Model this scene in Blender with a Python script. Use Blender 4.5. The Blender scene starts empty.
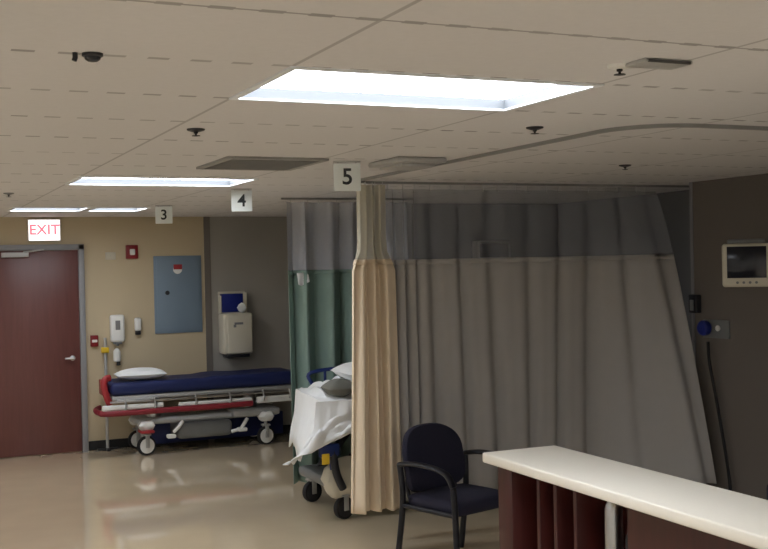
import bpy, bmesh, math, random
from mathutils import Vector, Matrix, noise
R = math.radians
scn = bpy.context.scene
C = scn.collection

# ---------------------------------------------------------------- camera, world, exposure
CAMZ = 1.92
cam_d = bpy.data.cameras.new('camera')
cam_d.sensor_width = 36.0
cam_d.lens = 36.0 * 1098.7 / 768.0
cam_d.clip_start = 0.05
cam = bpy.data.objects.new('camera', cam_d)
C.objects.link(cam)
def cam_basis(yaw, pitch, roll):
    r = Vector((math.cos(yaw), -math.sin(yaw), 0)); f = Vector((math.sin(yaw), math.cos(yaw), 0)); u = Vector((0, 0, 1))
    f2 = math.cos(pitch) * f + math.sin(pitch) * u
    u2 = math.cos(pitch) * u - math.sin(pitch) * f
    r3 = math.cos(roll) * r + math.sin(roll) * u2
    u3 = math.cos(roll) * u2 - math.sin(roll) * r
    return r3, u3, f2
_r, _u, _f = cam_basis(R(24.161), R(-0.518), R(-1.209))
M = Matrix.Identity(4)
for i in range(3):
    M[i][0] = _r[i]; M[i][1] = _u[i]; M[i][2] = -_f[i]
M[0][3], M[1][3], M[2][3] = 0, 0, CAMZ
cam.matrix_world = M
scn.camera = cam

world = bpy.data.worlds.new('world'); scn.world = world
world.use_nodes = True
world.node_tree.nodes['Background'].inputs[0].default_value = (0.5, 0.52, 0.55, 1)
world.node_tree.nodes['Background'].inputs[1].default_value = 0.0
LAMP = 7.0            # emission of the ceiling troffer lenses
vs = scn.view_settings
vs.view_transform = 'Standard'; vs.look = 'None'; vs.gamma = 1.0; vs.use_curve_mapping = False
vs.exposure = 0.95

# ---------------------------------------------------------------- materials
def srgb(r, g, b):
    def c(v):
        v /= 255.0
        return v / 12.92 if v <= 0.04045 else ((v + 0.055) / 1.055) ** 2.4
    return (c(r), c(g), c(b), 1)
def mat(name, col, rough=0.6, metal=0.0, var=0.06, scale=12.0, spec=0.4, bump=0.0, emis=None):
    m = bpy.data.materials.new(name); m.use_nodes = True
    nt = m.node_tree; b = nt.nodes['Principled BSDF']
    b.inputs['Roughness'].default_value = rough
    b.inputs['Metallic'].default_value = metal
    b.inputs['Specular IOR Level'].default_value = spec
    tc = nt.nodes.new('ShaderNodeTexCoord')
    nz = nt.nodes.new('ShaderNodeTexNoise'); nz.inputs['Scale'].default_value = scale; nz.inputs['Detail'].default_value = 3
    nt.links.new(tc.outputs['Object'], nz.inputs['Vector'])
    mx = nt.nodes.new('ShaderNodeMix'); mx.data_type = 'RGBA'
    mx.inputs[6].default_value = tuple(c * (1 - var) for c in col[:3]) + (1,)
    mx.inputs[7].default_value = tuple(min(1, c * (1 + var)) for c in col[:3]) + (1,)
    nt.links.new(nz.outputs['Fac'], mx.inputs[0])
    nt.links.new(mx.outputs[2], b.inputs['Base Color'])
    if bump:
        bp = nt.nodes.new('ShaderNodeBump'); bp.inputs['Strength'].default_value = bump; bp.inputs['Distance'].default_value = 0.01
        nt.links.new(nz.outputs['Fac'], bp.inputs['Height']); nt.links.new(bp.outputs[0], b.inputs['Normal'])
    if emis:
        b.inputs['Emission Color'].default_value = emis[0]; b.inputs['Emission Strength'].default_value = emis[1]
    return m

class NT:
    def __init__(s, m): s.nt = m.node_tree
    def math(s, op, a, b=None, c=None):
        n = s.nt.nodes.new('ShaderNodeMath'); n.operation = op
        for i, v in enumerate((a, b, c)):
            if v is None: continue
            if isinstance(v, (int, float)): n.inputs[i].default_value = v
            else: s.nt.links.new(v, n.inputs[i])
        return n.outputs[0]

GX, GY, GY0 = 1.065, 0.625, 2.36          # ceiling tile grid
def ceiling_material():
    m = mat('ceiling_tile', srgb(214, 212, 212), 0.9, var=0.04, scale=40)
    nt = m.node_tree; N = NT(m); b = nt.nodes['Principled BSDF']
    tc = nt.nodes.new('ShaderNodeTexCoord'); sp = nt.nodes.new('ShaderNodeSeparateXYZ')
    nt.links.new(tc.outputs['Object'], sp.inputs[0]); x, y = sp.outputs[0], sp.outputs[1]
    yy = N.math('ADD', N.math('SUBTRACT', y, GY0), 10 * GY)
    fy = N.math('PINGPONG', yy, GY / 2)                     # distance to nearest seam across the room
    fx = N.math('PINGPONG', N.math('ADD', x, 10 * GX), GX / 2)
    seam_x = N.math('LESS_THAN', fx, 0.007)
    row = N.math('LESS_THAN', fy, 0.014)
    dash = N.math('LESS_THAN', N.math('FRACT', N.math('DIVIDE', N.math('ADD', x, 20), 0.118)), 0.5)
    nz = nt.nodes.new('ShaderNodeTexNoise'); nz.inputs['Scale'].default_value = 2.3
    nt.links.new(tc.outputs['Object'], nz.inputs['Vector'])
    fade = N.math('MULTIPLY', nz.outputs['Fac'], 0.9)
    dashes = N.math('MULTIPLY', N.math('MULTIPLY', row, dash), fade)
    thin = N.math('MULTIPLY', N.math('LESS_THAN', fy, 0.006), N.math('LESS_THAN', N.math('ABSOLUTE', N.math('SUBTRACT', y, GY0)), 0.1))
    allm = N.math('MAXIMUM', N.math('MAXIMUM', N.math('MULTIPLY', seam_x, 0.35), dashes), N.math('MULTIPLY', thin, 0.5))
    old = b.inputs['Base Color'].links[0].from_socket
    mx = nt.nodes.new('ShaderNodeMix'); mx.data_type = 'RGBA'
    nt.links.new(allm, mx.inputs[0]); nt.links.new(old, mx.inputs[6]); mx.inputs[7].default_value = srgb(60, 57, 52)
    nt.links.new(mx.outputs[2], b.inputs['Base Color'])
    return m
def floor_material():
    m = mat('floor_vinyl', srgb(224, 204, 172), 0.07, var=0.08, scale=3.0, spec=0.8)
    nt = m.node_tree; b = nt.nodes['Principled BSDF']
    b.inputs['Coat Weight'].default_value = 0.8; b.inputs['Coat Roughness'].default_value = 0.05; b.inputs['Coat IOR'].default_value = 1.6
    tc = nt.nodes.new('ShaderNodeTexCoord')
    nz = nt.nodes.new('ShaderNodeTexNoise'); nz.inputs['Scale'].default_value = 1.6; nz.inputs['Detail'].default_value = 2
    nt.links.new(tc.outputs['Object'], nz.inputs['Vector'])
    bp = nt.nodes.new('ShaderNodeBump'); bp.inputs['Strength'].default_value = 0.06; bp.inputs['Distance'].default_value = 0.02
    nt.links.new(nz.outputs['Fac'], bp.inputs['Height']); nt.links.new(bp.outputs[0], b.inputs['Normal'])
    return m
def net_material(name, col, cover):
    m = mat(name, col, 0.8, var=0.05, scale=30)
    nt = m.node_tree; b = nt.nodes['Principled BSDF']; out = nt.nodes['Material Output']
    tr = nt.nodes.new('ShaderNodeBsdfTransparent'); mx = nt.nodes.new('ShaderNodeMixShader')
    mx.inputs[0].default_value = cover
    nt.links.new(tr.outputs[0], mx.inputs[1]); nt.links.new(b.outputs[0], mx.inputs[2]); nt.links.new(mx.outputs[0], out.inputs['Surface'])
    return m
def wood_material(name, c1, c2):
    m = mat(name, c1, 0.38, var=0.0, spec=0.5)
    nt = m.node_tree; b = nt.nodes['Principled BSDF']
    tc = nt.nodes.new('ShaderNodeTexCoord'); mp = nt.nodes.new('ShaderNodeMapping'); mp.inputs['Scale'].default_value = (9, 9, 0.7)
    nz = nt.nodes.new('ShaderNodeTexNoise'); nz.inputs['Scale'].default_value = 2.5; nz.inputs['Detail'].default_value = 5; nz.inputs['Distortion'].default_value = 1.0
    nt.links.new(tc.outputs['Object'], mp.inputs[0]); nt.links.new(mp.outputs[0], nz.inputs['Vector'])
    mx = nt.nodes.new('ShaderNodeMix'); mx.data_type = 'RGBA'; mx.inputs[6].default_value = c1; mx.inputs[7].default_value = c2
    nt.links.new(nz.outputs['Fac'], mx.inputs[0]); nt.links.new(mx.outputs[2], b.inputs['Base Color'])
    return m

MT = {}
MT['ceiling'] = ceiling_material()
MT['floor'] = floor_material()
MT['wall_tan'] = mat('wall_tan_paint', srgb(196, 180, 150), 0.75, var=0.03, scale=5)
MT['wall_taupe'] = mat('wall_taupe_paint', srgb(158, 154, 146), 0.75, var=0.03, scale=5)
MT['wall_grey'] = mat('wall_grey_paint', srgb(112, 105, 98), 0.75, var=0.03, scale=5)
MT['wall_slate'] = mat('wall_slate_paint', srgb(110, 112, 116), 0.75, var=0.03, scale=5)
MT['wall_white'] = mat('wall_pale_paint', srgb(226, 224, 218), 0.8, var=0.03, scale=5)
MT['black_vinyl'] = mat('black_vinyl', srgb(28, 27, 27), 0.5)
MT['frame_grey'] = mat('painted_steel_grey', srgb(138, 138, 140), 0.45)
MT['door_wood'] = wood_material('door_wood', srgb(90, 50, 46), srgb(110, 66, 60))
MT['mahogany'] = wood_material('mahogany', srgb(50, 19, 17), srgb(78, 32, 28))
MT['laminate'] = mat('cream_laminate', srgb(242, 236, 222), 0.35, var=0.02, scale=60)
MT['white_plastic'] = mat('white_plastic', srgb(228, 228, 224), 0.4, var=0.02)
MT['cream_plastic'] = mat('cream_plastic', srgb(206, 200, 182), 0.45, var=0.02)
MT['grey_plastic'] = mat('grey_plastic', srgb(120, 122, 122), 0.45)
MT['dark_plastic'] = mat('dark_plastic', srgb(38, 38, 42), 0.45)
MT['red_plastic'] = mat('red_plastic', srgb(160, 50, 54), 0.4)
MT['dull_red'] = mat('dull_red_plastic', srgb(134, 40, 50), 0.4)
MT['dark_red'] = mat('dark_red_plastic', srgb(120, 22, 28), 0.4)
MT['blue_plastic'] = mat('blue_plastic', srgb(26, 40, 120), 0.4)
MT['yellow_plastic'] = mat('yellow_plastic', srgb(226, 190, 50), 0.5)
MT['panel_blue'] = mat('panel_grey_blue', srgb(122, 140, 156), 0.45, var=0.03)
MT['steel'] = mat('brushed_steel', srgb(190, 190, 190), 0.28, 1.0, var=0.05, scale=50)
MT['alu'] = mat('painted_aluminium', srgb(178, 178, 176), 0.4, 0.2)
MT['rail_grey'] = mat('track_grey', srgb(140, 140, 138), 0.5)
MT['rubber'] = mat('rubber', srgb(30, 30, 32), 0.7)
MT['navy_vinyl'] = mat('navy_vinyl', srgb(24, 36, 84), 0.5, var=0.1, bump=0.1)
MT['navy_tube'] = mat('navy_tube', srgb(30, 48, 104), 0.4)
MT['linen'] = mat('white_linen', srgb(236, 238, 238), 0.85, var=0.03, scale=20, bump=0.15)
MT['grey_linen'] = mat('grey_linen', srgb(112, 112, 104), 0.9, var=0.1)
MT['chair_fabric'] = mat('chair_fabric', srgb(36, 35, 52), 0.9, var=0.2, scale=90, bump=0.2)
MT['chair_metal'] = mat('chair_black_metal', srgb(20, 20, 28), 0.4)
MT['cur_beige'] = mat('curtain_beige', srgb(230, 212, 186), 0.9, var=0.04, scale=14)
MT['cur_grey'] = mat('curtain_grey', srgb(172, 169, 165), 0.9, var=0.04, scale=10)
MT['cur_green'] = mat('curtain_green', srgb(134, 156, 146), 0.9, var=0.06, scale=10)
MT['net_beige'] = net_material('net_beige', srgb(196, 190, 170), 0.76)
MT['net_grey'] = net_material('net_grey', srgb(172, 175, 182), 0.36)
MT['net_green'] = net_material('net_pale', srgb(196, 200, 210), 0.58)
MT['screen'] = mat('dark_screen', srgb(30, 32, 40), 0.15, var=0.02)
MT['vent_grey'] = mat('vent_grey', srgb(150, 149, 146), 0.6)
MT['vent_dark'] = mat('vent_dark', srgb(84, 83, 81), 0.8)
MT['lens'] = mat('lamp_lens', srgb(245, 248, 250), 0.4, var=0.0, emis=((0.94, 0.985, 1.06, 1), LAMP))
MT['reflector'] = mat('white_reflector', srgb(232, 236, 240), 0.5, var=0.02)
MT['trough'] = mat('grey_trough', srgb(86, 89, 92), 0.6, var=0.02)
MT['exit_face'] = mat('exit_sign_face', srgb(245, 240, 240), 0.4, var=0.0, emis=((1.0, 0.93, 0.92, 1), 0.9))
MT['exit_red'] = mat('exit_letter_red', srgb(225, 60, 80), 0.4, var=0.0, emis=((1.0, 0.22, 0.28, 1), 0.55))
MT['glyph'] = mat('glyph_dark', srgb(48, 52, 54), 0.6)
MT['paper'] = mat('white_sign_plate', srgb(232, 238, 236), 0.5, var=0.02)

# ---------------------------------------------------------------- mesh helpers
def bm_new(): return bmesh.new()
def box(bm, x0, x1, y0, y1, z0, z1, bev=0.0, seg=2, mtx=None):
    t = bmesh.new()
    bmesh.ops.create_cube(t, size=1)
    for v in t.verts:
        v.co = Vector(((x0 + x1) / 2 + v.co.x * (x1 - x0), (y0 + y1) / 2 + v.co.y * (y1 - y0), (z0 + z1) / 2 + v.co.z * (z1 - z0)))
    if bev > 0:
        bmesh.ops.bevel(t, geom=list(t.edges), offset=min(bev, 0.49 * min(x1 - x0, y1 - y0, z1 - z0)), segments=seg, profile=0.5, affect='EDGES')
    merge(bm, t, mtx)
    return bm
def merge(bm, t, mtx=None):
    if mtx is not None: bmesh.ops.transform(t, matrix=mtx, verts=t.verts)
    me = bpy.data.meshes.new('tmp'); t.to_mesh(me); t.free(); bm.from_mesh(me); bpy.data.meshes.remove(me)
def cyl(bm, p0, p1, r, r2=None, seg=20):
    p0, p1 = Vector(p0), Vector(p1); d = p1 - p0
    t = bmesh.new()
    bmesh.ops.create_cone(t, cap_ends=True, segments=seg, radius1=r, radius2=r if r2 is None else r2, depth=d.length)
    q = Vector((0, 0, 1)).rotation_difference(d.normalized()).to_matrix().to_4x4()
    merge(bm, t, Matrix.Translation((p0 + p1) / 2) @ q)
    return bm
def tube(bm, pts, r, seg=10, ry=None):
    """swept round bar through pts"""
    P = [Vector(p) for p in pts]; n = len(P); rings = []
    up = Vector((0, 0, 1))
    prev = None
    for i in range(n):
        d = (P[min(i + 1, n - 1)] - P[max(i - 1, 0)]).normalized()
        a = prev if prev is not None else (up if abs(d.dot(up)) < 0.9 else Vector((1, 0, 0)))
        s = d.cross(a).normalized(); a = s.cross(d).normalized(); prev = a
        rings.append([bm.verts.new(P[i] + s * (r * math.cos(k * 2 * math.pi / seg)) + a * ((ry or r) * math.sin(k * 2 * math.pi / seg))) for k in range(seg)])
    for i in range(n - 1):
        for k in range(seg):
            bm.faces.new((rings[i][k], rings[i][(k + 1) % seg], rings[i + 1][(k + 1) % seg], rings[i + 1][k]))
    bm.faces.new(rings[0][::-1]); bm.faces.new(rings[-1])
    return bm
def smooth_path(pts, n=8):
    P = [Vector(p) for p in pts]; out = []
    for i in range(len(P) - 1):
        p0, p1, p2, p3 = P[max(i - 1, 0)], P[i], P[i + 1], P[min(i + 2, len(P) - 1)]
        for k in range(n):
            t = k / n
            out.append(0.5 * ((2 * p1) + (p2 - p0) * t + (2 * p0 - 5 * p1 + 4 * p2 - p3) * t * t + (3 * p1 - p0 - 3 * p2 + p3) * t ** 3))
    out.append(P[-1]); return out
def lathe(bm, prof, c=(0, 0, 0), seg=24, axis='z'):
    rings = []
    for r, z in prof:
        ring = []
        for k in range(seg):
            a = k * 2 * math.pi / seg
            v = (r * math.cos(a), r * math.sin(a), z)
            if axis == 'y': v = (v[0], v[2], v[1])
            if axis == 'x': v = (v[2], v[0], v[1])
            ring.append(bm.verts.new(Vector(v) + Vector(c)))
        rings.append(ring)
    for i in range(len(rings) - 1):
        for k in range(seg):
            bm.faces.new((rings[i][k], rings[i][(k + 1) % seg], rings[i + 1][(k + 1) % seg], rings[i + 1][k]))
    bm.faces.new(rings[0][::-1]); bm.faces.new(rings[-1])
    bmesh.ops.recalc_face_normals(bm, faces=bm.faces)
    return bm
def grid(bm, nu, nv, fn):
    vs_ = [[bm.verts.new(fn(i / nu, j / nv)) for j in range(nv + 1)] for i in range(nu + 1)]
    for i in range(nu):
        for j in range(nv):
            bm.faces.new((vs_[i][j], vs_[i + 1][j], vs_[i + 1][j + 1], vs_[i][j + 1]))
    return bm
def pillow_bm(bm, cx, cy, cz, lx, ly, h, seed=0, n=18, power=0.55):
    """soft cushion: two bulged grids welded at the rim"""
    def f(sgn):
        def g(u, v):
            a, b = 2 * u - 1, 2 * v - 1
            e = (max(0, (1 - a * a)) * max(0, (1 - b * b))) ** power
            k = noise.noise(Vector((u * 3 + seed, v * 3, seed))) * 0.25 + 1
            sx = a * (1 - 0.05 * b * b); sy = b * (1 - 0.05 * a * a)
            return Vector((cx + sx * lx / 2, cy + sy * ly / 2, cz + sgn * e * h / 2 * k))
        return g
    grid(bm, n, n, f(1)); grid(bm, n, n, f(-1))
    bmesh.ops.remove_doubles(bm, verts=bm.verts, dist=1e-5)
    bmesh.ops.recalc_face_normals(bm, faces=bm.faces)
    return bm
def obj(name, bm, m, parent=None, label=None, smooth=True, solid=0.0, loc=None, rot=None):
    me = bpy.data.meshes.new(name); bm.to_mesh(me); bm.free()
    me.materials.append(MT[m] if isinstance(m, str) else m)
    o = bpy.data.objects.new(name, me); C.objects.link(o)
    if smooth:
        me.shade_smooth() if hasattr(me, 'shade_smooth') else None
        try: me.set_sharp_from_angle(angle=R(38))
        except Exception: pass
    if solid:
        md = o.modifiers.new('thickness', 'SOLIDIFY'); md.thickness = solid; md.offset = 0
    if parent is not None: o.parent = parent
    if label: o['label'] = label
    if loc: o.location = loc
    if rot: o.rotation_euler = rot
    return o
def tag(o, label, cat, group=None):
    o['label'] = label; o['category'] = cat
    if group: o['group'] = group
    return o
def thing(name, label, cat, loc=(0, 0, 0), rz=0.0, group=None):
    o = bpy.data.objects.new(name, None); C.objects.link(o)
    o.empty_display_size = 0.1
    o.location = loc; o.rotation_euler = (0, 0, rz)
    return tag(o, label, cat, group)
def struct(name, bm, m, smooth=False, parent=None):
    o = obj(name, bm, m, parent, smooth=smooth)
    if parent is None: o['kind'] = 'structure'
    return o
def copy_tree(o, parent=None):
    c = o.copy(); C.objects.link(c)
    if parent is not None: c.parent = parent
    for ch in [k for k in bpy.data.objects if k.parent == o]: copy_tree(ch, c)
    return c
def text_bm(s, size, depth=0.002, bold=0.0):
    cu = bpy.data.curves.new('txt', 'FONT'); cu.body = s; cu.size = size; cu.extrude = depth; cu.align_x = 'CENTER'; cu.align_y = 'CENTER'; cu.offset = bold
    o = bpy.data.objects.new('txt', cu); C.objects.link(o)
    dg = bpy.context.evaluated_depsgraph_get(); dg.update()
    me = bpy.data.meshes.new_from_object(o.evaluated_get(dg))
    bm = bmesh.new(); bm.from_mesh(me)
    bpy.data.objects.remove(o); bpy.data.meshes.remove(me); bpy.data.curves.remove(cu)
    bmesh.ops.transform(bm, matrix=Matrix.Rotation(R(90), 4, 'X'), verts=bm.verts)   # upright, reads from -Y
    return bm

# ---------------------------------------------------------------- room shell
H = 2.495
X0, X1, Y0, YB = -3.0, 5.55, -4.0, 12.0
JY, XJ, YP = 6.66, 6.15, 9.4
struct('floor', box(bm_new(), X0 - .15, XJ + .15, Y0 - .15, YB + .15, -0.1, 0), 'floor')
# troffer openings in the ceiling: (x0, x1, y0, y1)
TR = {
 'front': (1.07, 2.13, 2.995, 3.6),
 'middle': (1.07, 2.18, 6.85, 7.46),
 'back_left': (1.01, 1.655, 10.2, 10.75),
 'back_right': (1.72, 2.2, 10.2, 10.75),
}
ADDED_LAMPS = [(-2.13, -1.07, -3.25, -2.645), (1.07, 2.13, -3.25, -2.645), (3.2, 4.26, -3.25, -2.645), (1.07, 2.13, -0.75, -0.145), (-2.13, -1.07, 2.995, 3.6), (-2.13, -1.07, -0.75, -0.145), (-2.13, -1.07, 6.85, 7.46), (3.2, 4.26, -0.75, -0.145), (-2.13, -1.07, 10.2, 10.75)]  # unseen troffers, added outside the view to brighten floor, counter and ceiling
holes = list(TR.values()) + ADDED_LAMPS
xs = sorted({X0, XJ} | {h[0] for h in holes} | {h[1] for h in holes})
ys = sorted({Y0, YB} | {h[2] for h in holes} | {h[3] for h in holes})
bm = bm_new()
for i in range(len(xs) - 1):
    for j in range(len(ys) - 1):
        mx_, my_ = (xs[i] + xs[i + 1]) / 2, (ys[j] + ys[j + 1]) / 2
        if any(h[0] < mx_ < h[1] and h[2] < my_ < h[3] for h in holes): continue
        box(bm, xs[i], xs[i + 1], ys[j], ys[j + 1], H, H + 0.03)
bmesh.ops.remove_doubles(bm, verts=bm.verts, dist=1e-4)
struct('ceiling', bm, 'ceiling')
struct('wall_back', box(bm_new(), X0 - .15, 3.19, YB, YB + .12, 0, H), 'wall_tan')
struct('wall_back_bay', box(bm_new(), 3.26, XJ + .12, YB, YB + .12, 0, H), 'wall_taupe')
struct('trim_1', box(bm_new(), 3.19, 3.26, YB - .012, YB + .1, 0, H), 'wall_grey')
struct('wall_left', box(bm_new(), X0 - .12, X0, Y0, YB, 0, H), 'wall_white')
struct('wall_front', box(bm_new(), X0 - .12, XJ + .12, Y0 - .12, Y0, 0, H), 'wall_white')
struct('wall_right', box(bm_new(), X1, X1 + .12, Y0, JY, 0, H), 'wall_grey')
struct('wall_right_bay', box(bm_new(), XJ, XJ + .12, JY - .12, YB, 0, H), 'wall_slate')
struct('wall_jog', box(bm_new(), X1 + .12, XJ, JY - .12, JY, 0, H), 'wall_slate')
struct('wall_partition', box(bm_new(), 4.45, XJ, YP, YP + .1, 0, H), 'wall_slate')
struct('baseboard_back', box(bm_new(), 1.885, 3.19, YB - .012, YB, 0, 0.1, 0.003), 'black_vinyl')
struct('baseboard_back_bay', box(bm_new(), 3.26, XJ, YB - .012, YB, 0, 0.1, 0.003), 'black_vinyl')
struct('baseboard_right', box(bm_new(), X1 - .012, X1, Y0, JY, 0, 0.1, 0.003), 'black_vinyl')

# door in the back wall
d = bpy.data.objects.new('door_1', None); C.objects.link(d); d.location = (1.36, YB, 0); d['kind'] = 'structure'
bm = bm_new()
for s in (-1, 1): box(bm, s * .485 - .03, s * .485 + .03, -.06, .0, 0, 2.2, .004)
box(bm, -.515, .515, -.06, 0, 2.145, 2.205, .004)
obj('door_frame', bm, 'frame_grey', d)
obj('door_leaf', box(bm_new(), -.453, .453, -.035, -.002, 0.008, 2.142, .002), 'door_wood', d)
bm = bm_new(); lathe(bm, [(.028, 0), (.028, -.012), (.012, -.016), (.012, -.05)], (.375, -.035, 1.0), 18, 'y')
tube(bm, [(.375, -.083, 1.0), (.34, -.085, 1.0), (.29, -.083, 1.0)], .011)
obj('door_handle', bm, 'steel', d)
bm = bm_new(); box(bm, -.32, -.05, -.085, -.036, 2.075, 2.125, .006)
tube(bm, [(-.1, -.07, 2.13), (-.02, -.16, 2.135), (.1, -.062, 2.15)], .008)
obj('door_closer', bm, 'alu', d)

# ---------------------------------------------------------------- ceiling lamps
def troffer(q, label, group, name='ceiling_light', rec=0.038):
    x0, x1, y0, y1 = q; cx, cy = (x0 + x1) / 2, (y0 + y1) / 2; w, l = (x1 - x0) / 2, (y1 - y0) / 2
    t = thing(name, label, 'light', (cx, cy, H), 0, group)
    bm = bm_new(); e = 0.012                                  # trim ring below the tiles
    box(bm, -w - e, w + e, -l - e, -l + e, -.006, 0); box(bm, -w - e, w + e, l - e, l + e, -.006, 0)
    box(bm, -w - e, -w + e, -l + e, l - e, -.006, 0); box(bm, w - e, w + e, -l + e, l - e, -.006, 0)
    obj('trim_ring', bm, 'reflector', t, smooth=False)
    bm = bm_new(); s = 0.006                                  # recessed box
    box(bm, -w, w, -l, -l + s, 0, rec); box(bm, -w, w, l - s, l, 0, rec)
    box(bm, -w, -w + s, -l + s, l - s, 0, rec); box(bm, w - s, w, -l + s, l - s, 0, rec)
    box(bm, -w - .02, w + .02, -l - .02, l + .02, rec + .012, rec + .03)
    obj('housing', bm, 'trough', t, smooth=False)
    obj('lens', box(bm_new(), -w + s, w - s, -l + s, l - s, rec, rec + .012), 'lens', t, smooth=False)
    return t
troffer(TR['front'], 'large lit rectangular ceiling light nearest the camera, above the counter side', 'ceiling troffers')
troffer(TR['middle'], 'long lit ceiling light behind the large one, beside the white number sign', 'ceiling troffers')
troffer(TR['back_left'], 'far lit ceiling light right above the exit sign', 'ceiling troffers')
troffer(TR['back_right'], 'short far lit ceiling light just right of the one above the exit sign', 'ceiling troffers')
for i, q in enumerate(ADDED_LAMPS):
    troffer(q, 'lit ceiling light added out of view to brighten the room', 'added ceiling lights out of view')

# return air grille
t = thing('ceiling_vent', 'dark grey square air grille in the ceiling beside the middle light', 'vent', (1.875, 5.81, H))
bm = bm_new(); w, l = .265, .31
for s in (-1, 1): box(bm, s * w - .018, s * w + .018, -l, l, -.012, 0); box(bm, -w + .018, w - .018, s * l - .018, s * l + .018, -.012, 0)
obj('grille_frame', bm, 'vent_grey', t)
obj('backing', box(bm_new(), -w + .018, w - .018, -l + .018, l - .018, -.002, 0), 'vent_dark', t)
for k in range(14):
    y = -l + .04 + k * (2 * l - .08) / 13
    obj('slat', box(bm_new(), -w + .018, w - .018, -.012, .012, -.0015, .0015, mtx=Matrix.Translation((0, y, -.007)) @ Matrix.Rotation(R(25), 4, 'X')), 'vent_grey', t, smooth=False)
t = thing('ceiling_vent', 'small pale square ceiling diffuser above the beige curtain', 'vent', (2.62, 5.5, H))
obj('diffuser_frame', box(bm_new(), -.15, .15, -.2, .2, -.03, 0, .012), 'alu', t)
obj('diffuser_plate', box(bm_new(), -.1, .1, -.15, .15, -.045, -.03, .004), 'alu', t)

# sprinklers and small ceiling fittings
def sprinkler(x, y, label, plate='white_plastic'):
    t = thing('sprinkler', label, 'sprinkler', (x, y, H), 0, 'ceiling sprinklers and sensors')
    obj('escutcheon', lathe(bm_new(), [(.038, 0), (.036, -.006), (.018, -.012), (.014, -.012)]), plate, t)
    bm = bm_new(); lathe(bm, [(.009, -.01), (.009, -.018), (.004, -.02), (.004, -.027)]); lathe(bm, [(.017, -.027), (.018, -.029), (.004, -.031)])
    obj('sprinkler_head', bm, 'dark_plastic', t)
sprinkler(1.16, 4.45, 'dark sprinkler in the ceiling above and left of the vent', 'dark_plastic')
sprinkler(.79, 8.36, 'far sprinkler in the ceiling at the left edge, before the exit sign', 'grey_plastic')
sprinkler(2.53, 4.03, 'dark sprinkler in the ceiling just past the large light', 'dark_plastic')
sprinkler(4.09, 5.5, 'small dark sprinkler in the ceiling above the grey curtain', 'dark_plastic')
sprinkler(1.98, 2.68, 'pale sprinkler in the ceiling right of the large light')
t = thing('security_camera', 'small black ceiling camera in the upper left', 'camera', (.5, 2.97, H))
obj('mount', lathe(bm_new(), [(.028, 0), (.028, -.007), (.022, -.01)]), 'dark_plastic', t)
obj('dome', lathe(bm_new(), [(.022, -.01), (.02, -.016), (.013, -.021), (.004, -.023)]), 'screen', t)
obj('cable_stub', tube(bm_new(), [(-.045, .0, 0), (-.045, .0, -.014), (-.048, .0, -.022)], .007), 'dark_plastic', t)
t = thing('smoke_detector', 'slim pale detector plate with dark slot right of the large light', 'detector', (2.06, 2.6, H))
obj('base', box(bm_new(), -.085, .085, -.05, .05, -.012, 0, .005), 'alu', t)
obj('slot', box(bm_new(), -.075, .075, -.052, -.046, -.012, -.004), 'vent_dark', t)

# ---------------------------------------------------------------- bay number signs hanging from the ceiling
def number_sign(x, y, s, label, rz=0.0, sc=1.0):
    t = thing('bay_sign', label, 'sign', (x, y, H), rz, 'hanging bay number signs')
    obj('plate', box(bm_new(), -.075 * sc, .075 * sc, -.011, .011, -.165, -.012, .004), 'paper', t)
    bm = bm_new()
    for q in (-.05, .05): cyl(bm, (q, 0, 0), (q, 0, -.014), .004, seg=8)
    box(bm, -.075, .075, -.015, .015, -.006, 0, .002)
    obj('hanger', bm, 'alu', t)
    bm = text_bm(s, .125, .001, .002)
    bmesh.ops.translate(bm, vec=(0, -.0125, -.09), verts=bm.verts)
    obj('number', bm, 'glyph', t, 'dark number %s' % s, smooth=False)
number_sign(2.31, 5.62, '5', 'grey-white hanging sign with dark number 5 beside the beige curtain top', R(-14))
number_sign(2.35, 7.75, '4', 'bright white hanging sign with number 4 at the middle light end', R(-14))
number_sign(2.25, 9.82, '3', 'far hanging sign with number 3 right of the far lights', R(-14))

# ---------------------------------------------------------------- on the back wall
t = thing('exit_sign', 'lit white exit sign with red letters above the wooden door', 'sign', (1.475, YB, 2.355))
obj('sign_body', box(bm_new(), -.165, .165, -.05, 0, -.115, .115, .006), 'white_plastic', t)
obj('sign_face', box(bm_new(), -.157, .157, -.054, -.05, -.107, .107, .002), 'exit_face', t)
bm = text_bm('EXIT', .15, .001, .003); bmesh.ops.translate(bm, vec=(0, -.0555, 0), verts=bm.verts)
obj('lettering', bm, 'exit_red', t, 'red letters EXIT', smooth=False)

t = thing('fire_alarm', 'dark red square fire alarm strobe high on the tan wall', 'alarm', (2.385, YB, 2.115))
obj('alarm_body', box(bm_new(), -.065, .065, -.045, 0, -.075, .075, .008), 'dark_red', t)
obj('strobe_lens', box(bm_new(), -.028, .028, -.07, -.045, -.035, .03, .01), 'white_plastic', t)
t = thing('wall_plate', 'faint cream cover plate on the wall left of the fire alarm', 'plate', (2.16, YB, 2.075))
obj('cover', box(bm_new(), -.055, .055, -.008, 0, -.04, .04, .003), 'cream_plastic', t)
obj('screw', lathe(bm_new(), [(.004, -.008), (.004, -.0095)], seg=10, axis='y'), 'alu', t)
t = thing('electrical_panel', 'grey-blue electrical panel door on the wall above the gurney', 'panel', (2.885, YB, 1.64))
obj('panel_frame', box(bm_new(), -.265, .265, -.02, 0, -.425, .425, .004), 'panel_blue', t)
obj('panel_door', box(bm_new(), -.235, .235, -.03, -.02, -.395, .395, .003), 'panel_blue', t)
obj('latch', lathe(bm_new(), [(.024, -.03), (.024, -.04), (.014, -.044)], (-.125, 0, .02), 16, 'y'), 'dark_plastic', t, 'dark round latch')
bm = bm_new(); lathe(bm, [(.05, -.0305), (.05, -.032)], (-.005, 0, .275), 20, 'y')
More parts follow.
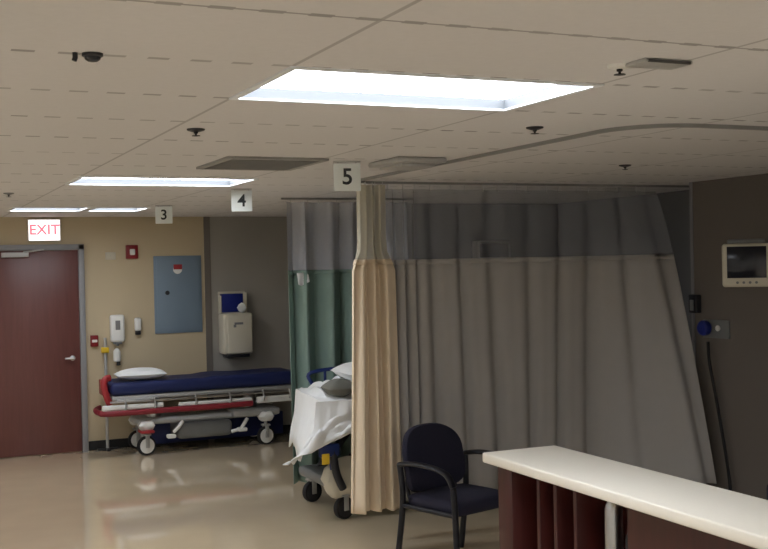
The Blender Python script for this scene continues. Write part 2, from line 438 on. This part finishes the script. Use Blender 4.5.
s_ = obj('sticker', bm, 'white_plastic', t, 'white and red round sticker')
obj('sticker_top', box(bm_new(), -.05, .045, -.0335, -.0322, .275, .33, .003), 'red_plastic', s_)

t = thing('soap_dispenser', 'white tall sanitizer dispenser on the tan wall above the gurney head', 'dispenser', (2.205, YB, 1.29))
obj('dispenser_body', box(bm_new(), -.075, .075, -.09, 0, -.14, .15, .025, 4), 'white_plastic', t)
obj('window', box(bm_new(), -.025, .025, -.093, -.088, -.01, .09, .004), 'grey_plastic', t)
bm = bm_new(); lathe(bm, [(.022, -.14), (.018, -.16), (.014, -.185)], (0, -.05, 0)); box(bm, -.045, .045, -.08, -.01, -.165, -.138, .008)
obj('nozzle', bm, 'grey_plastic', t)
t = thing('hand_lotion_bottle', 'small white bottle hanging below the sanitizer dispenser', 'bottle', (2.195, YB - .001, 1.0))
obj('bottle', lathe(bm_new(), [(.03, -.06), (.038, -.05), (.038, .05), (.018, .075), (.012, .08)], (0, -.05, 0)), 'white_plastic', t)
bm = bm_new(); lathe(bm, [(.016, -.06), (.02, -.08), (.022, -.1), (.01, -.105)], (.015, -.05, 0)); 
obj('pump', bm, 'dark_plastic', t)
obj('bracket', box(bm_new(), -.03, .03, -.05, 0, -.01, .01, .003), 'dark_plastic', t)
t = thing('air_freshener', 'small white wall unit with dark base right of the sanitizer', 'dispenser', (2.43, YB, 1.31))
obj('shell', box(bm_new(), -.035, .035, -.06, 0, -.05, .09, .018, 3), 'white_plastic', t)
obj('base_grille', box(bm_new(), -.028, .028, -.055, 0, -.095, -.05, .008), 'dark_plastic', t)
t = thing('fire_pull_station', 'small dark red call box low on the wall by the door', 'alarm', (1.965, YB, 1.17))
obj('box_body', box(bm_new(), -.04, .04, -.045, 0, -.06, .06, .006), 'dark_red', t)
obj('pull_handle', box(bm_new(), -.028, .028, -.056, -.045, -.014, .014, .004), 'white_plastic', t)

t = thing('glove_box_holder', 'white wall holder with a blue glove box above the towel dispenser', 'holder', (3.49, YB, 1.53))
bm = bm_new(); box(bm, -.155, .155, -.012, 0, -.125, .125, .004); box(bm, -.155, -.14, -.1, 0, -.125, .08, .003); box(bm, .115, .155, -.1, 0, -.125, .11, .006); box(bm, -.155, .155, -.1, 0, -.125, -.11, .003)
obj('holder_tray', bm, 'cream_plastic', t)
tag(obj('glove_box', box(bm_new(), 3.355, 3.6, YB - .095, YB - .014, 1.425, 1.63, .004), 'blue_plastic'), 'dark blue glove box sitting in the white wall holder', 'box')
bm = bm_new(); pillow_bm(bm, 3.575, 0, 1.47, .1, .05, .11, 3, 8); bmesh.ops.translate(bm, vec=(0, YB - .118, 0), verts=bm.verts)
tag(obj('paper_tissue', bm, 'linen'), 'crumpled white paper resting in front of the blue glove box', 'tissue')
t = thing('paper_towel_dispenser', 'cream paper towel dispenser on the grey wall above the gurney', 'dispenser', (3.5, YB, 1.19))
bm = bm_new(); box(bm, -.17, .17, -.23, 0, -.23, .225, .03, 4)
obj('cabinet_body', bm, 'cream_plastic', t)
obj('front_cover', box(bm_new(), -.125, .15, -.245, -.23, -.215, .2, .01), 'cream_plastic', t)
obj('towel_slot', box(bm_new(), -.13, .13, -.215, -.04, -.265, -.23, .006), 'dark_plastic', t)
bm = bm_new(); box(bm, -.05, .05, -.248, -.245, .1, .125, .001); box(bm, -.06, -.03, -.248, -.245, .07, .1, .001)
obj('emblem', bm, 'grey_plastic', t, smooth=False)

# ---------------------------------------------------------------- casters
def caster(parent, x, y, r, wheel_mat, top, rot=0.0, cover=None, label=None):
    c = bpy.data.objects.new('caster', None); C.objects.link(c); c.parent = parent; c.location = (x, y, 0); c.rotation_euler = (0, 0, rot)
    w = .022
    bm = bm_new(); lathe(bm, [(r * .7, -w), (r * .97, -w), (r, -w * .6), (r, w * .6), (r * .97, w), (r * .7, w)], (0, 0, r), 28, 'y')
    obj('tyre', bm, 'rubber', c)
    bm = bm_new(); lathe(bm, [(.01, -w - .006), (r * .5, -w - .004), (r * .78, -w - .001), (r * .78, w + .001), (r * .5, w + .004), (.01, w + .006)], (0, 0, r), 28, 'y')
    obj('wheel_disc', bm, wheel_mat, c)
    bm = bm_new()
    for s in (-1, 1): box(bm, -.022, .022, s * (w + .012) - .004, s * (w + .012) + .004, r * .8, r * 2.1, .003)
    box(bm, -.04, .04, -w - .018, w + .018, r * 2.05, r * 2.25, .006)
    cyl(bm, (0, 0, r * 2.2), (0, 0, top), .018)
    obj('fork', bm, 'alu', c)
    return c

# ---------------------------------------------------------------- gurney along the back wall
g = thing('gurney', 'gurney with navy mattress and red bumpers parked along the back wall', 'stretcher', (3.0, 11.62, 0))
bm = bm_new()
def mat_fn(u, v): return None
box(bm, -.985, 1.05, -.29, .29, .635, .765, .045, 4)
bmesh.ops.subdivide_edges(bm, edges=[e for e in bm.edges if e.calc_length() > .3], cuts=14, use_grid_fill=True)
for v in bm.verts:
    if v.co.z > .7:
        v.co.z += .012 * noise.noise(Vector((v.co.x * 3, v.co.y * 4, 0))) + (.012 if v.co.x > .0 else 0)
obj('mattress', bm, 'navy_vinyl', g)
bm = bm_new(); box(bm, -.97, 1.04, -.27, .27, .585, .632, .012)
box(bm, -.93, -.55, -.3, -.25, .56, .6, .01)
obj('litter_deck', bm, 'alu', g)
bm = bm_new()
tube(bm, smooth_path([(-1.0, -.3, .575), (-.4, -.31, .57), (.3, -.31, .57), (1.0, -.3, .575)], 4), .012)
obj('deck_rail', bm, 'steel', g)
# red bumper strip with pale side panel above it
bm = bm_new()
tube(bm, smooth_path([(-1.02, .2, .47), (-1.1, .0, .47), (-1.1, -.2, .47), (-1.02, -.305, .462), (-.5, -.318, .462), (.1, -.318, .462), (.5, -.312, .465)], 6), .022, ry=.03)
obj('bumper', bm, 'dull_red', g, 'red wrap-around bumper')
bm = bm_new()
box(bm, -1.08, -.45, -.31, -.27, .49, .545, .015, 3)
box(bm, -.3, .5, -.31, -.28, .49, .53, .01, 3)
box(bm, .55, .95, -.31, -.28, .46, .53, .01, 3)
obj('side_panel', bm, 'white_plastic', g)
for x in (-.85, -.55, -.12, .25, .62, .92):
    bm = bm_new(); tube(bm, [(x, -.315, .49), (x + .01, -.318, .53), (x, -.3, .6)], .012)
    obj('rail_post', bm, 'steel', g)
for s in (-1,):
    bm = bm_new(); tube(bm, smooth_path([(-.99, s * .24, .55), (-1.02, s * .25, .62), (-1.05, s * .25, .74), (-1.03, s * .24, .81), (-.98, s * .22, .82)], 5), .026, ry=.035)
    obj('push_handle', bm, 'red_plastic', g, 'red upright push handle')
obj('head_board', box(bm_new(), -1.03, -1.0, -.17, .17, .62, .78, .012), 'red_plastic', g)
bm = bm_new(); box(bm, -.72, .84, -.18, .18, .3, .37, .03, 3); box(bm, .3, .82, -.27, .27, .32, .395, .02, 3)
obj('base_frame', bm, 'alu', g)
bm = bm_new()
box(bm, -.3, .3, -.24, .2, .13, .3, .05, 3)
obj('base_shroud', bm, 'grey_plastic', g)
obj('shade_panel', box(bm_new(), -.56, .98, .1, .16, .05, .3, .01), 'navy_vinyl', g, 'dark navy panel added as shade under the base')  # dark panel added to stand in for the shade beneath the gurney
for x in (-.5, .55):
    bm = bm_new(); cyl(bm, (x, 0, .36), (x, 0, .59), .06); cyl(bm, (x, 0, .33), (x, 0, .45), .085)
    obj('lift_column', bm, 'steel', g)
bm = bm_new(); tube(bm, [(-.35, -.27, .22), (-.3, -.29, .27), (-.25, -.27, .33)], .02); box(bm, -.42, -.33, -.31, -.23, .16, .2, .012)
obj('pedal', bm, 'white_plastic', g)
bm = bm_new(); tube(bm, [(.28, -.24, .17), (.38, -.27, .2), (.46, -.24, .3)], .02); box(bm, .34, .44, -.31, -.22, .17, .21, .012)
obj('pedal', bm, 'white_plastic', g)
cyl_b = bm_new(); tube(cyl_b, smooth_path([(-.1, -.12, .2), (.1, -.12, .2), (.3, -.12, .2)], 3), .06)
for x, y in ((-.63, -.25), (-.63, .22), (.66, -.25), (.66, .22)):
    caster(g, x, y, .1, 'white_plastic', .36, R(10))
    bm = bm_new(); pillow_bm(bm, x, y, .31, .17, .13, .12, 2, 10, .4)
    obj('caster_cover', bm, 'white_plastic', g)
bm_ = cyl_b; obj('oxygen_cylinder', bm_, 'panel_blue', g)
bm = bm_new(); box(bm, -.7, -.56, -.335, -.16, .235, .265, .008)
obj('brake_pedal', bm, 'red_plastic', g, 'red brake pedal')
bm = bm_new(); pillow_bm(bm, 0, 0, 0, .52, .36, .12, 1)
tag(obj('pillow', bm, 'linen', loc=(2.36, 11.56, .83)), 'white pillow lying on the left end of the navy mattress', 'pillow')

# drip pole at the wall, behind the gurney head
t = thing('drip_pole', 'thin grey pole with yellow clip at the left end of the gurney', 'pole', (2.07, 11.93, 0))
obj('pole', tube(bm_new(), [(0, 0, .02), (0, 0, .6), (0, 0, 1.2)], .016), 'alu', t)
obj('clip', box(bm_new(), -.045, .035, -.04, .02, 1.04, 1.1, .01), 'yellow_plastic', t, 'yellow clip')
bm = bm_new(); box(bm, -.11, .11, -.018, .018, 0, .022, .006); box(bm, -.018, .018, -.11, .045, 0, .022, .006)
obj('foot', bm, 'dark_plastic', t)

# ---------------------------------------------------------------- curtain tracks
def track(name, pts, label):
    bm = bm_new(); P = [Vector(p) for p in pts]
    rings = []
    for i, p in enumerate(P):
        d_ = (P[min(i + 1, len(P) - 1)] - P[max(i - 1, 0)]).normalized(); s_ = Vector((-d_.y, d_.x, 0))
        rings.append([bm.verts.new(p + s_ * a + Vector((0, 0, b))) for a, b in ((-.011, 0), (.011, 0), (.011, .016), (-.011, .016))])
    for i in range(len(rings) - 1):
        for k in range(4): bm.faces.new((rings[i][k], rings[i][(k + 1) % 4], rings[i + 1][(k + 1) % 4], rings[i + 1][k]))
    bm.faces.new(rings[0]); bm.faces.new(rings[-1][::-1])
    bmesh.ops.recalc_face_normals(bm, faces=bm.faces)
    return tag(obj(name, bm, 'rail_grey'), label, 'track')
ZT = H - .016
arc = [(2.87 + .3 - .3 * math.cos(a), 4.05 - .3 * math.sin(a), ZT) for a in [k * math.pi / 2 / 8 for k in range(9)]]
arc2 = [(2.87 + .2 - .2 * math.cos(a), 6.75 + .2 * math.sin(a), ZT) for a in [k * math.pi / 2 / 8 for k in range(9)]]
track('curtain_track', [(5.5, 3.74, ZT)] + [(5.0 - k * .3, 3.75, ZT) for k in range(6)] + arc[::-1] + [(2.87, 4.4 + k * .4, ZT) for k in range(6)] + arc2 + [(3.4 + .35 * k, 6.95, ZT) for k in range(8)],
      'grey curtain track on the ceiling curving round the near bay')
track('curtain_track', [(2.98, 8.7, ZT)] + [(3.3 + .3 * k, 8.7, ZT) for k in range(4)],
      'far grey curtain track on the ceiling above the green curtain')

# ---------------------------------------------------------------- curtains
def curtain(name, path, n, mats, label, zt, zm, zb, nf, amp, flare=None, phase=0.0, seed=0, thick=.004, hooks=0, topamp=None, fold=None):
    """path(s)->(x,y); net panel zt..zm, fabric zm..zb, gathered folds across the path"""
    t = thing(name, label, 'curtain', (*path(0.5), 0))
    ox, oy = path(0.5)
    def pt(s, z):
        x, y = path(s); e = .002
        x2, y2 = path(min(1, s + e)); x1, y1 = path(max(0, s - e))
        d_ = Vector((x2 - x1, y2 - y1, 0)).normalized(); nrm = Vector((-d_.y, d_.x, 0))
        k = (zt - z) / (zt - zb)
        a = amp * (0.75 + 0.45 * k) * (1 if topamp is None else topamp + (1 - topamp) * min(1, k * 2))
        ph = 2 * math.pi * ((fold(s) if fold else nf * s) + .35 * noise.noise(Vector((s * 4 + seed, seed, k * .5)))) + phase
        w = math.sin(ph) + .32 * math.sin(2 * ph + 1.1 + seed) + .35 * noise.noise(Vector((s * nf * 1.7, k * 1.4, seed)))
        p = Vector((x, y, z)) + nrm * (a * w) + d_ * (.25 * a * math.cos(ph))
        if flare: p += Vector(flare(s, k))
        return p - Vector((ox, oy, 0))
    nv1, nv2 = 8, 26
    obj('net_panel', grid(bm_new(), n, nv1, lambda u, v: pt(u, zt + (zm - zt) * v)), mats[0], t)
    obj('fabric_panel', grid(bm_new(), n, nv2, lambda u, v: pt(u, zm + (zb - zm) * v)), mats[1], t, solid=thick)
    hb = grid(bm_new(), n, 1, lambda u, v: pt(u, zm + .012 - .035 * v))
    obj('heading_band', hb, mats[1], t, solid=thick + .004)
    for i in range(hooks):
        p = pt((i + .5) / hooks, zt)
        b_ = bm_new(); tube(b_, [p + Vector((0, 0, -.012)), p + Vector((0, .004, .01)), Vector((p.x, p.y, ZT))], .003, 6)
        obj('hook', b_, 'steel', t)
    return t
# gathered beige curtain at the corner of the near bay
def p_beige(s):
    return (2.86 + .2 * s, 6.78 + .03 * math.sin(3 * s))
def fl_beige(s, k):
    kk = max(0, (k - .2)) / .8
    b_ = min(1, max(0, (k - .2) / .06))
    return ((s - .5) * (.12 * b_ + .05 * kk), 0, 0) if False else ((s - .45) * (.11 * b_ + .05 * kk) - .03 * kk, -.06 * kk, 0)
curtain('beige_curtain', p_beige, 110, ('net_beige', 'cur_beige'), 'gathered beige curtain hanging at the bay corner beside the dark chair', ZT - .02, 1.945, .27, 3.3, .04, fl_beige, seed=1.3, hooks=6)
# long grey curtain
def p_grey(s):
    return (3.1 + .32 * s / .16, 6.95) if s < .16 else (3.42 + 2.03 * (s - .16) / .84, 6.95)
def fold_grey(s): return 4 * s / .16 if s < .16 else 4 + 7.5 * (s - .16) / .84
def fl_grey(s, k):
    q = max(0.0, (s - .72) / .28)
    q = q * q * (3 - 2 * q)
    return (.02 * q * k, -.64 * q * k ** .8, 0)
curtain('grey_curtain', p_grey, 260, ('net_grey', 'cur_grey'), 'wide grey curtain drawn across behind the dark chair and counter', ZT - .035, 1.94, .27, 8, .03, fl_grey, seed=4.1, hooks=18, fold=fold_grey)
# green curtain of the next bay
def p_green(s): return (3.0 + 1.2 * s, 8.7)
curtain('green_curtain', p_green, 130, ('net_green', 'cur_green'), 'far green curtain with pale net top behind the bed with white blanket', ZT - .02, 1.875, .11, 8, .075, None, seed=7.7, hooks=9, fold=lambda s: 1.2 * s / .25 if s < .25 else 1.2 + 6.5 * (s - .25))

gc = [o for o in bpy.data.objects if o.name == 'green_curtain'][0]
bm = grid(bm_new(), 6, 8, lambda u, v: Vector((-.53 + .1 * u + .01 * v, -.085 - .012 * math.sin(6 * u + 2 * v), 1.865 - (.11 - .05 * abs(u - .3)) * v)))
obj('tag', bm, 'linen', gc, 'white cloth tag at the left top edge', solid=.003)

# ---------------------------------------------------------------- bed in the next bay
b = thing('hospital_bed', 'raised hospital bed under the white blanket, partly behind beige curtain', 'bed', (3.85, 8.05, 0))
bm = bm_new(); box(bm, -.62, 1.05, -.4, .4, .76, .88, .05, 4)
obj('mattress', bm, 'navy_vinyl', b)
bm = bm_new(); box(bm, -.64, 1.08, -.4, .4, .68, .755, .015)
obj('bed_deck', bm, 'alu', b)
bm = bm_new(); box(bm, -.68, -.64, -.36, .36, .66, .8, .015, 3)
obj('foot_bumper', bm, 'navy_tube', b)
bm = bm_new()
bm.free()
for x in (-.55, .45):
    for y in (-.2, .2): obj('lift_arm', tube(bm_new(), [(x - .2, y, .3), (x + .15, y, .69)], .035), 'dark_plastic', b)
bm = bm_new(); box(bm, -.9, .95, -.3, .3, .24, .32, .03, 3)
obj('base_frame', bm, 'grey_plastic', b)
bm = bm_new(); pillow_bm(bm, -.74, -.3, .3, .34, .2, .3, 4, 12, .4)
obj('base_cover', bm, 'cream_plastic', b, 'pale rounded cover at the wheel')
for x, y in ((-.76, -.33), (-.76, .36), (.8, -.33), (.8, .36)): caster(b, x, y, .085, 'dark_plastic', .28, R(15))
bm = bm_new()
tube(bm, smooth_path([(-.6, .42, .72), (-.7, .43, .93), (-.72, .43, 1.045), (-.3, .43, 1.07), (-.2, .43, 1.04), (-.18, .42, .72)], 6), .016)
tube(bm, [(-.6, .43, 1.07), (-.6, .42, .72)], .012)
obj('side_rail', bm, 'navy_tube', b, 'dark blue far side rail')
bm = bm_new(); tube(bm, [(-.9, -.38, .7), (-.9, -.4, .6), (-.88, -.42, .4)], .02); box(bm, -.99, -.83, -.46, -.4, .50, .60, .02)
obj('rail_bracket', bm, 'navy_tube', b)
obj('drain_tag', box(bm_new(), -.98, -.92, -.47, -.455, .45, .53, .006), 'yellow_plastic', b, 'yellow tag')
bm = bm_new(); tube(bm, smooth_path([(-.88, -.43, .55), (-.86, -.44, .38), (-.8, -.42, .25)], 5), .03)
obj('support_leg', bm, 'dark_plastic', b)
bm = bm_new(); box(bm, -.62, -.35, -.4, -.2, .14, .22, .03)
obj('bumper_foot', bm, 'dark_plastic', b)

# white blanket heaped over the foot end
def blanket(u, v):
    # u: foot drape -> along the bed, v: near hem -> over the top -> far hem
    x = -1.0 + .8 * u + (.48 * v - .27) * (1 - min(1, u / .4))
    top = .915 + .05 * math.sin(2.2 * u) if u > .2 else .5 + (.915 - .5 + .05 * math.sin(.44)) * (u / .2) ** .8
    near = .49 + .33 * min(1, u * 1.5)
    if u < .03: near = .48
    hw = .43 * (1 if u > .12 else .85 + .15 * u / .12)
    far = .72
    if v < .3:
        k = v / .3; y = -hw - .045 + .03 * k; z = near + (top - .03 - near) * k
        if u < .2: y = -hw * (1 - .1 * k) - .05
    elif v < .7:
        k = (v - .3) / .4; y = -hw + 2 * hw * k; z = top - .03 + .06 * math.sin(math.pi * k)
    else:
        k = (v - .7) / .3; y = hw + .03; z = top - .03 + (far - top) * k
    n1 = noise.noise(Vector((u * 5, v * 6, 2.0))); n2 = noise.noise(Vector((u * 11, v * 9, 7.0)))
    n3 = abs(noise.noise(Vector((u * 7 + v * 5, v * 8 - u * 6, 4.0))))
    z += .05 * n1 * (1 if .2 < v < .8 else .5) + .02 * n2 + .06 * (n3 - .15)
    if .2 < v < .8 and u > .13: z = max(z, .915)
    y += -.05 * n3 if v < .3 else 0
    x += .02 * n1
    return Vector((x, y, z))
bl = obj('blanket', grid(bm_new(), 44, 54, blanket), 'linen', solid=.008, loc=(3.85, 8.05, 0))
tag(bl, 'rumpled white blanket hanging over the foot end of the bed', 'blanket')
bm = bm_new(); pillow_bm(bm, 0, 0, 0, .24, .22, .14, 6)
tag(obj('folded_towel', bm, 'grey_linen', loc=(3.06, 7.69, 1.0)), 'dark grey-green bundle lying on the white blanket', 'towel')
bm = bm_new(); pillow_bm(bm, 0, 0, 0, .45, .55, .16, 8)
tag(obj('pillow', bm, 'linen', loc=(3.42, 8.0, 1.08)), 'white pillow on the bed just left of the beige curtain', 'pillow')

# ---------------------------------------------------------------- visitor chair in front of the grey curtain
ch = thing('visitor_chair', 'dark navy fabric armchair with black legs between the curtain and counter', 'chair', (3.28, 6.2, 0), R(17))
bm = bm_new(); box(bm, -.26, .26, -.25, .23, .37, .455, .04, 4)
bmesh.ops.subdivide_edges(bm, edges=[e for e in bm.edges if e.calc_length() > .2], cuts=8, use_grid_fill=True)
for v in bm.verts:
    if v.co.z > .435: v.co.z += .018 * (1 - (v.co.x / .26) ** 2) * (1 - (v.co.y / .26) ** 2)
obj('seat', bm, 'chair_fabric', ch)
# backrest: rounded shield outline
bm = bm_new()
def back_outline(n=40):
    pts = []
    for k in range(n):
        a = 2 * math.pi * k / n; c_, s_ = math.cos(a), math.sin(a)
        e = 2.6 if s_ > 0 else 5.0
        rx = .26; rz = .215
        x = rx * math.copysign(abs(c_) ** (2 / e), c_); z = rz * math.copysign(abs(s_) ** (2 / e), s_)
        pts.append((x, z))
    return pts
ol = back_outline()
rings = []
for sc_, y in ((.86, -.03), (.96, -.022), (1.0, 0), (.97, .022), (.88, .032)):
    rings.append([bm.verts.new((x * sc_, y + .06 * (x / .26) ** 2 * -1 + .03, z * sc_)) for x, z in ol])
for i in range(len(rings) - 1):
    for k in range(len(ol)):
        bm.faces.new((rings[i][k], rings[i][(k + 1) % len(ol)], rings[i + 1][(k + 1) % len(ol)], rings[i + 1][k]))
bm.faces.new(rings[0][::-1]); bm.faces.new(rings[-1])
bmesh.ops.recalc_face_normals(bm, faces=bm.faces)
bmesh.ops.transform(bm, matrix=Matrix.Translation((-.012, .25, .66)) @ Matrix.Rotation(R(-9), 4, 'X'), verts=bm.verts)
obj('backrest', bm, 'chair_fabric', ch)
for s in (-1, 1):
    bm = bm_new(); tube(bm, smooth_path([(s * .2, .25, .62), (s * .21, .27, .5), (s * .21, .24, .4)], 4), .014)
    obj('back_bracket', bm, 'chair_metal', ch)
    bm = bm_new(); tube(bm, smooth_path([(s * .295, .24, .645), (s * .3, .1, .665), (s * .3, -.08, .66), (s * .297, -.19, .63), (s * .29, -.235, .56)], 6), .026, ry=.016)
    obj('armrest', bm, 'chair_metal', ch)
    obj('leg', tube(bm_new(), smooth_path([(s * .29, -.235, .56), (s * .288, -.245, .4), (s * .29, -.26, .0)], 5), .02), 'chair_metal', ch)
    obj('leg', tube(bm_new(), smooth_path([(s * .295, .24, .645), (s * .285, .23, .4), (s * .29, .29, .0)], 5), .02), 'chair_metal', ch)
    obj('side_bar', tube(bm_new(), [(s * .285, -.24, .385), (s * .285, .23, .385)], .014), 'chair_metal', ch)
bm = bm_new(); tube(bm, [(-.285, -.2, .385), (.285, -.2, .385)], .014); tube(bm, [(-.285, .2, .385), (.285, .2, .385)], .014)
obj('seat_frame', bm, 'chair_metal', ch)

# ---------------------------------------------------------------- reception counter
tag(obj('countertop', box(bm_new(), 2.395, 2.78, .6, 4.31, 1.025, 1.07, .008, 3), 'laminate'), 'cream laminate transaction top along the reception counter', 'worktop')
t = thing('reception_counter', 'dark mahogany counter base with open slots under the cream top', 'counter', (2.6, 2.4, 0))
y_ = lambda y: y - 2.4
x_ = lambda x: x - 2.6
obj('end_panel', box(bm_new(), x_(2.44), x_(2.74), y_(4.13), y_(4.25), 0, 1.024, .004), 'mahogany', t)
obj('back_panel', box(bm_new(), x_(2.70), x_(2.74), y_(.65), y_(4.13), 0, 1.024, .003), 'mahogany', t)
for y in (3.975, 3.845, 3.70):
    obj('divider', box(bm_new(), x_(2.475), x_(2.70), y_(y - .012), y_(y + .012), .08, 1.024, .003), 'mahogany', t)
obj('front_panel', box(bm_new(), x_(2.455), x_(2.70), y_(.65), y_(3.33), .08, 1.024, .004), 'mahogany', t)
obj('plinth', box(bm_new(), x_(2.49), x_(2.70), y_(.65), y_(4.13), 0, .08, .003), 'black_vinyl', t)
obj('shelf', box(bm_new(), x_(2.5), x_(2.70), y_(3.335), y_(3.685), .68, .70, .002), 'mahogany', t)
t = thing('steel_flask', 'silver cylinder standing in the slot under the counter top', 'cylinder', (2.54, 3.53, .70))
obj('body', lathe(bm_new(), [(.03, 0), (.036, .006), (.036, .25), (.03, .27), (.02, .285), (.02, .29)]), 'steel', t)
obj('cap', lathe(bm_new(), [(.022, .288), (.022, .31), (.016, .316)]), 'grey_plastic', t)
t = thing('desk_phone', 'small dark bottle with pale cap in the counter slot beside the silver cylinder', 'bottle', (2.53, 3.40, .70)); t.name = 'small_bottle'
obj('body', lathe(bm_new(), [(.02, 0), (.026, .006), (.026, .17), (.012, .195), (.012, .2)]), 'dark_plastic', t)
obj('cap', lathe(bm_new(), [(.014, .2), (.014, .222), (.01, .226)]), 'white_plastic', t)

# task chair behind the counter
tc_ = thing('task_chair', 'black task chair with its back top showing behind the counter', 'chair', (3.4, 3.45, 0), R(-65))
bm = bm_new(); box(bm, -.22, .22, .2, .27, .55, .93, .04, 4, Matrix.Rotation(R(0), 4, 'X'))
obj('backrest', bm, 'chair_fabric', tc_)
obj('seat', box(bm_new(), -.24, .24, -.24, .22, .43, .5, .035, 4), 'chair_fabric', tc_)
obj('back_bar', tube(bm_new(), smooth_path([(0, .1, .42), (0, .29, .45), (0, .29, .7)], 4), .02), 'chair_metal', tc_)
obj('gas_column', tube(bm_new(), [(0, 0, .09), (0, 0, .43)], .028), 'chair_metal', tc_)
for k in range(5):
    a = k * 2 * math.pi / 5
    obj('leg', tube(bm_new(), [(0, 0, .11), (.15 * math.cos(a), .15 * math.sin(a), .095), (.28 * math.cos(a), .28 * math.sin(a), .075)], .02), 'chair_metal', tc_)
    bm = bm_new(); lathe(bm, [(.028, -.02), (.03, -.015), (.03, .015), (.028, .02)], (.28 * math.cos(a), .28 * math.sin(a), .03), 16, 'y')
    cyl(bm, (.28 * math.cos(a), .28 * math.sin(a), .03), (.28 * math.cos(a), .28 * math.sin(a), .075), .007, seg=8)
    obj('caster', bm, 'rubber', tc_)

# ---------------------------------------------------------------- right wall equipment
mn = thing('patient_monitor', 'off-white patient monitor with dark screen on a wall arm', 'monitor', (5.2, 5.69, 1.865), R(-40))
bm = bm_new(); box(bm, -.155, .155, -.03, .05, -.145, .145, .02, 4); box(bm, -.13, .13, .05, .15, -.12, .12, .03, 3)
obj('housing', bm, 'cream_plastic', mn)
obj('screen', box(bm_new(), -.125, .125, -.034, -.03, -.085, .125, .004), 'screen', mn)
bm = bm_new(); box(bm, -.12, .12, -.01, .1, .145, .175, .012)
obj('top_handle', bm, 'grey_plastic', mn)
for k in range(4): obj('button', lathe(bm_new(), [(.009, -.03), (.009, -.034)], (-.06 + .04 * k, 0, -.115), 12, 'y'), 'grey_plastic', mn)
bm = bm_new(); tube(bm, [(0, .14, -.02), (.02, .2, -.06), (.08, .3, -.06)], .022)
obj('wall_arm', bm, 'grey_plastic', mn)
t = thing('monitor_module', 'cream module box on the right wall beside the patient monitor', 'module', (X1, 5.62, 1.84))
obj('module_body', box(bm_new(), -.16, 0, -.1, .05, -.14, .13, .012, 3), 'cream_plastic', t)
obj('port', box(bm_new(), -.164, -.16, -.07, .02, -.08, -.03, .003), 'grey_plastic', t)
t = thing('suction_regulator', 'round dark blue regulator on its pale wall plate beside the curtain edge', 'regulator', (X1, 6.42, 1.40))
obj('wall_plate', box(bm_new(), -.014, 0, -.17, .11, -.075, .06, .004), 'grey_plastic', t, 'pale grey wall plate')
bm = bm_new(); lathe(bm, [(.02, -.014), (.05, -.03), (.056, -.04), (.056, -.075), (.045, -.085)], (0, .045, 0), 22, 'x')
obj('dial', bm, 'blue_plastic', t, 'round dark blue dial')
obj('outlet', lathe(bm_new(), [(.022, -.014), (.022, -.024), (.014, -.026)], (0, -.06, 0), 16, 'x'), 'white_plastic', t)
t = thing('wall_hook_unit', 'small dark box on the right wall above the blue regulator', 'box', (X1, 6.6, 1.575))
obj('unit_body', box(bm_new(), -.05, 0, -.045, .045, -.07, .07, .008), 'dark_plastic', t)
obj('unit_clip', box(bm_new(), -.06, -.05, -.02, .02, -.05, .03, .004), 'grey_plastic', t)
struct('trim_2', box(bm_new(), X1 - .01, X1, JY - .03, JY, 0.1, H, .002), 'frame_grey')
bm = bm_new(); tube(bm, smooth_path([(5.48, 6.41, 1.3), (5.49, 6.41, 1.15), (5.5, 6.36, .9), (5.5, 6.29, .6), (5.5, 6.23, .3), (5.49, 6.2, .014), (5.4, 6.0, .014)], 6), .012)
tag(obj('cable', bm, 'rubber'), 'black cable hanging down the right wall along the grey curtain edge', 'cable')
# instrument on the far headwall seen faintly through the net
t = thing('wall_monitor', 'small dark monitor seen faintly through the grey net panel', 'monitor', (5.98, 9.1, 2.03), R(-42))
t.location = (5.35, YP, 2.03); t.rotation_euler = (0, 0, 0)
obj('housing', box(bm_new(), -.19, .19, -.1, 0, -.08, .1, .012), 'alu', t)
obj('screen', box(bm_new(), -.16, .16, -.104, -.1, -.06, .07, .003), 'screen', t)
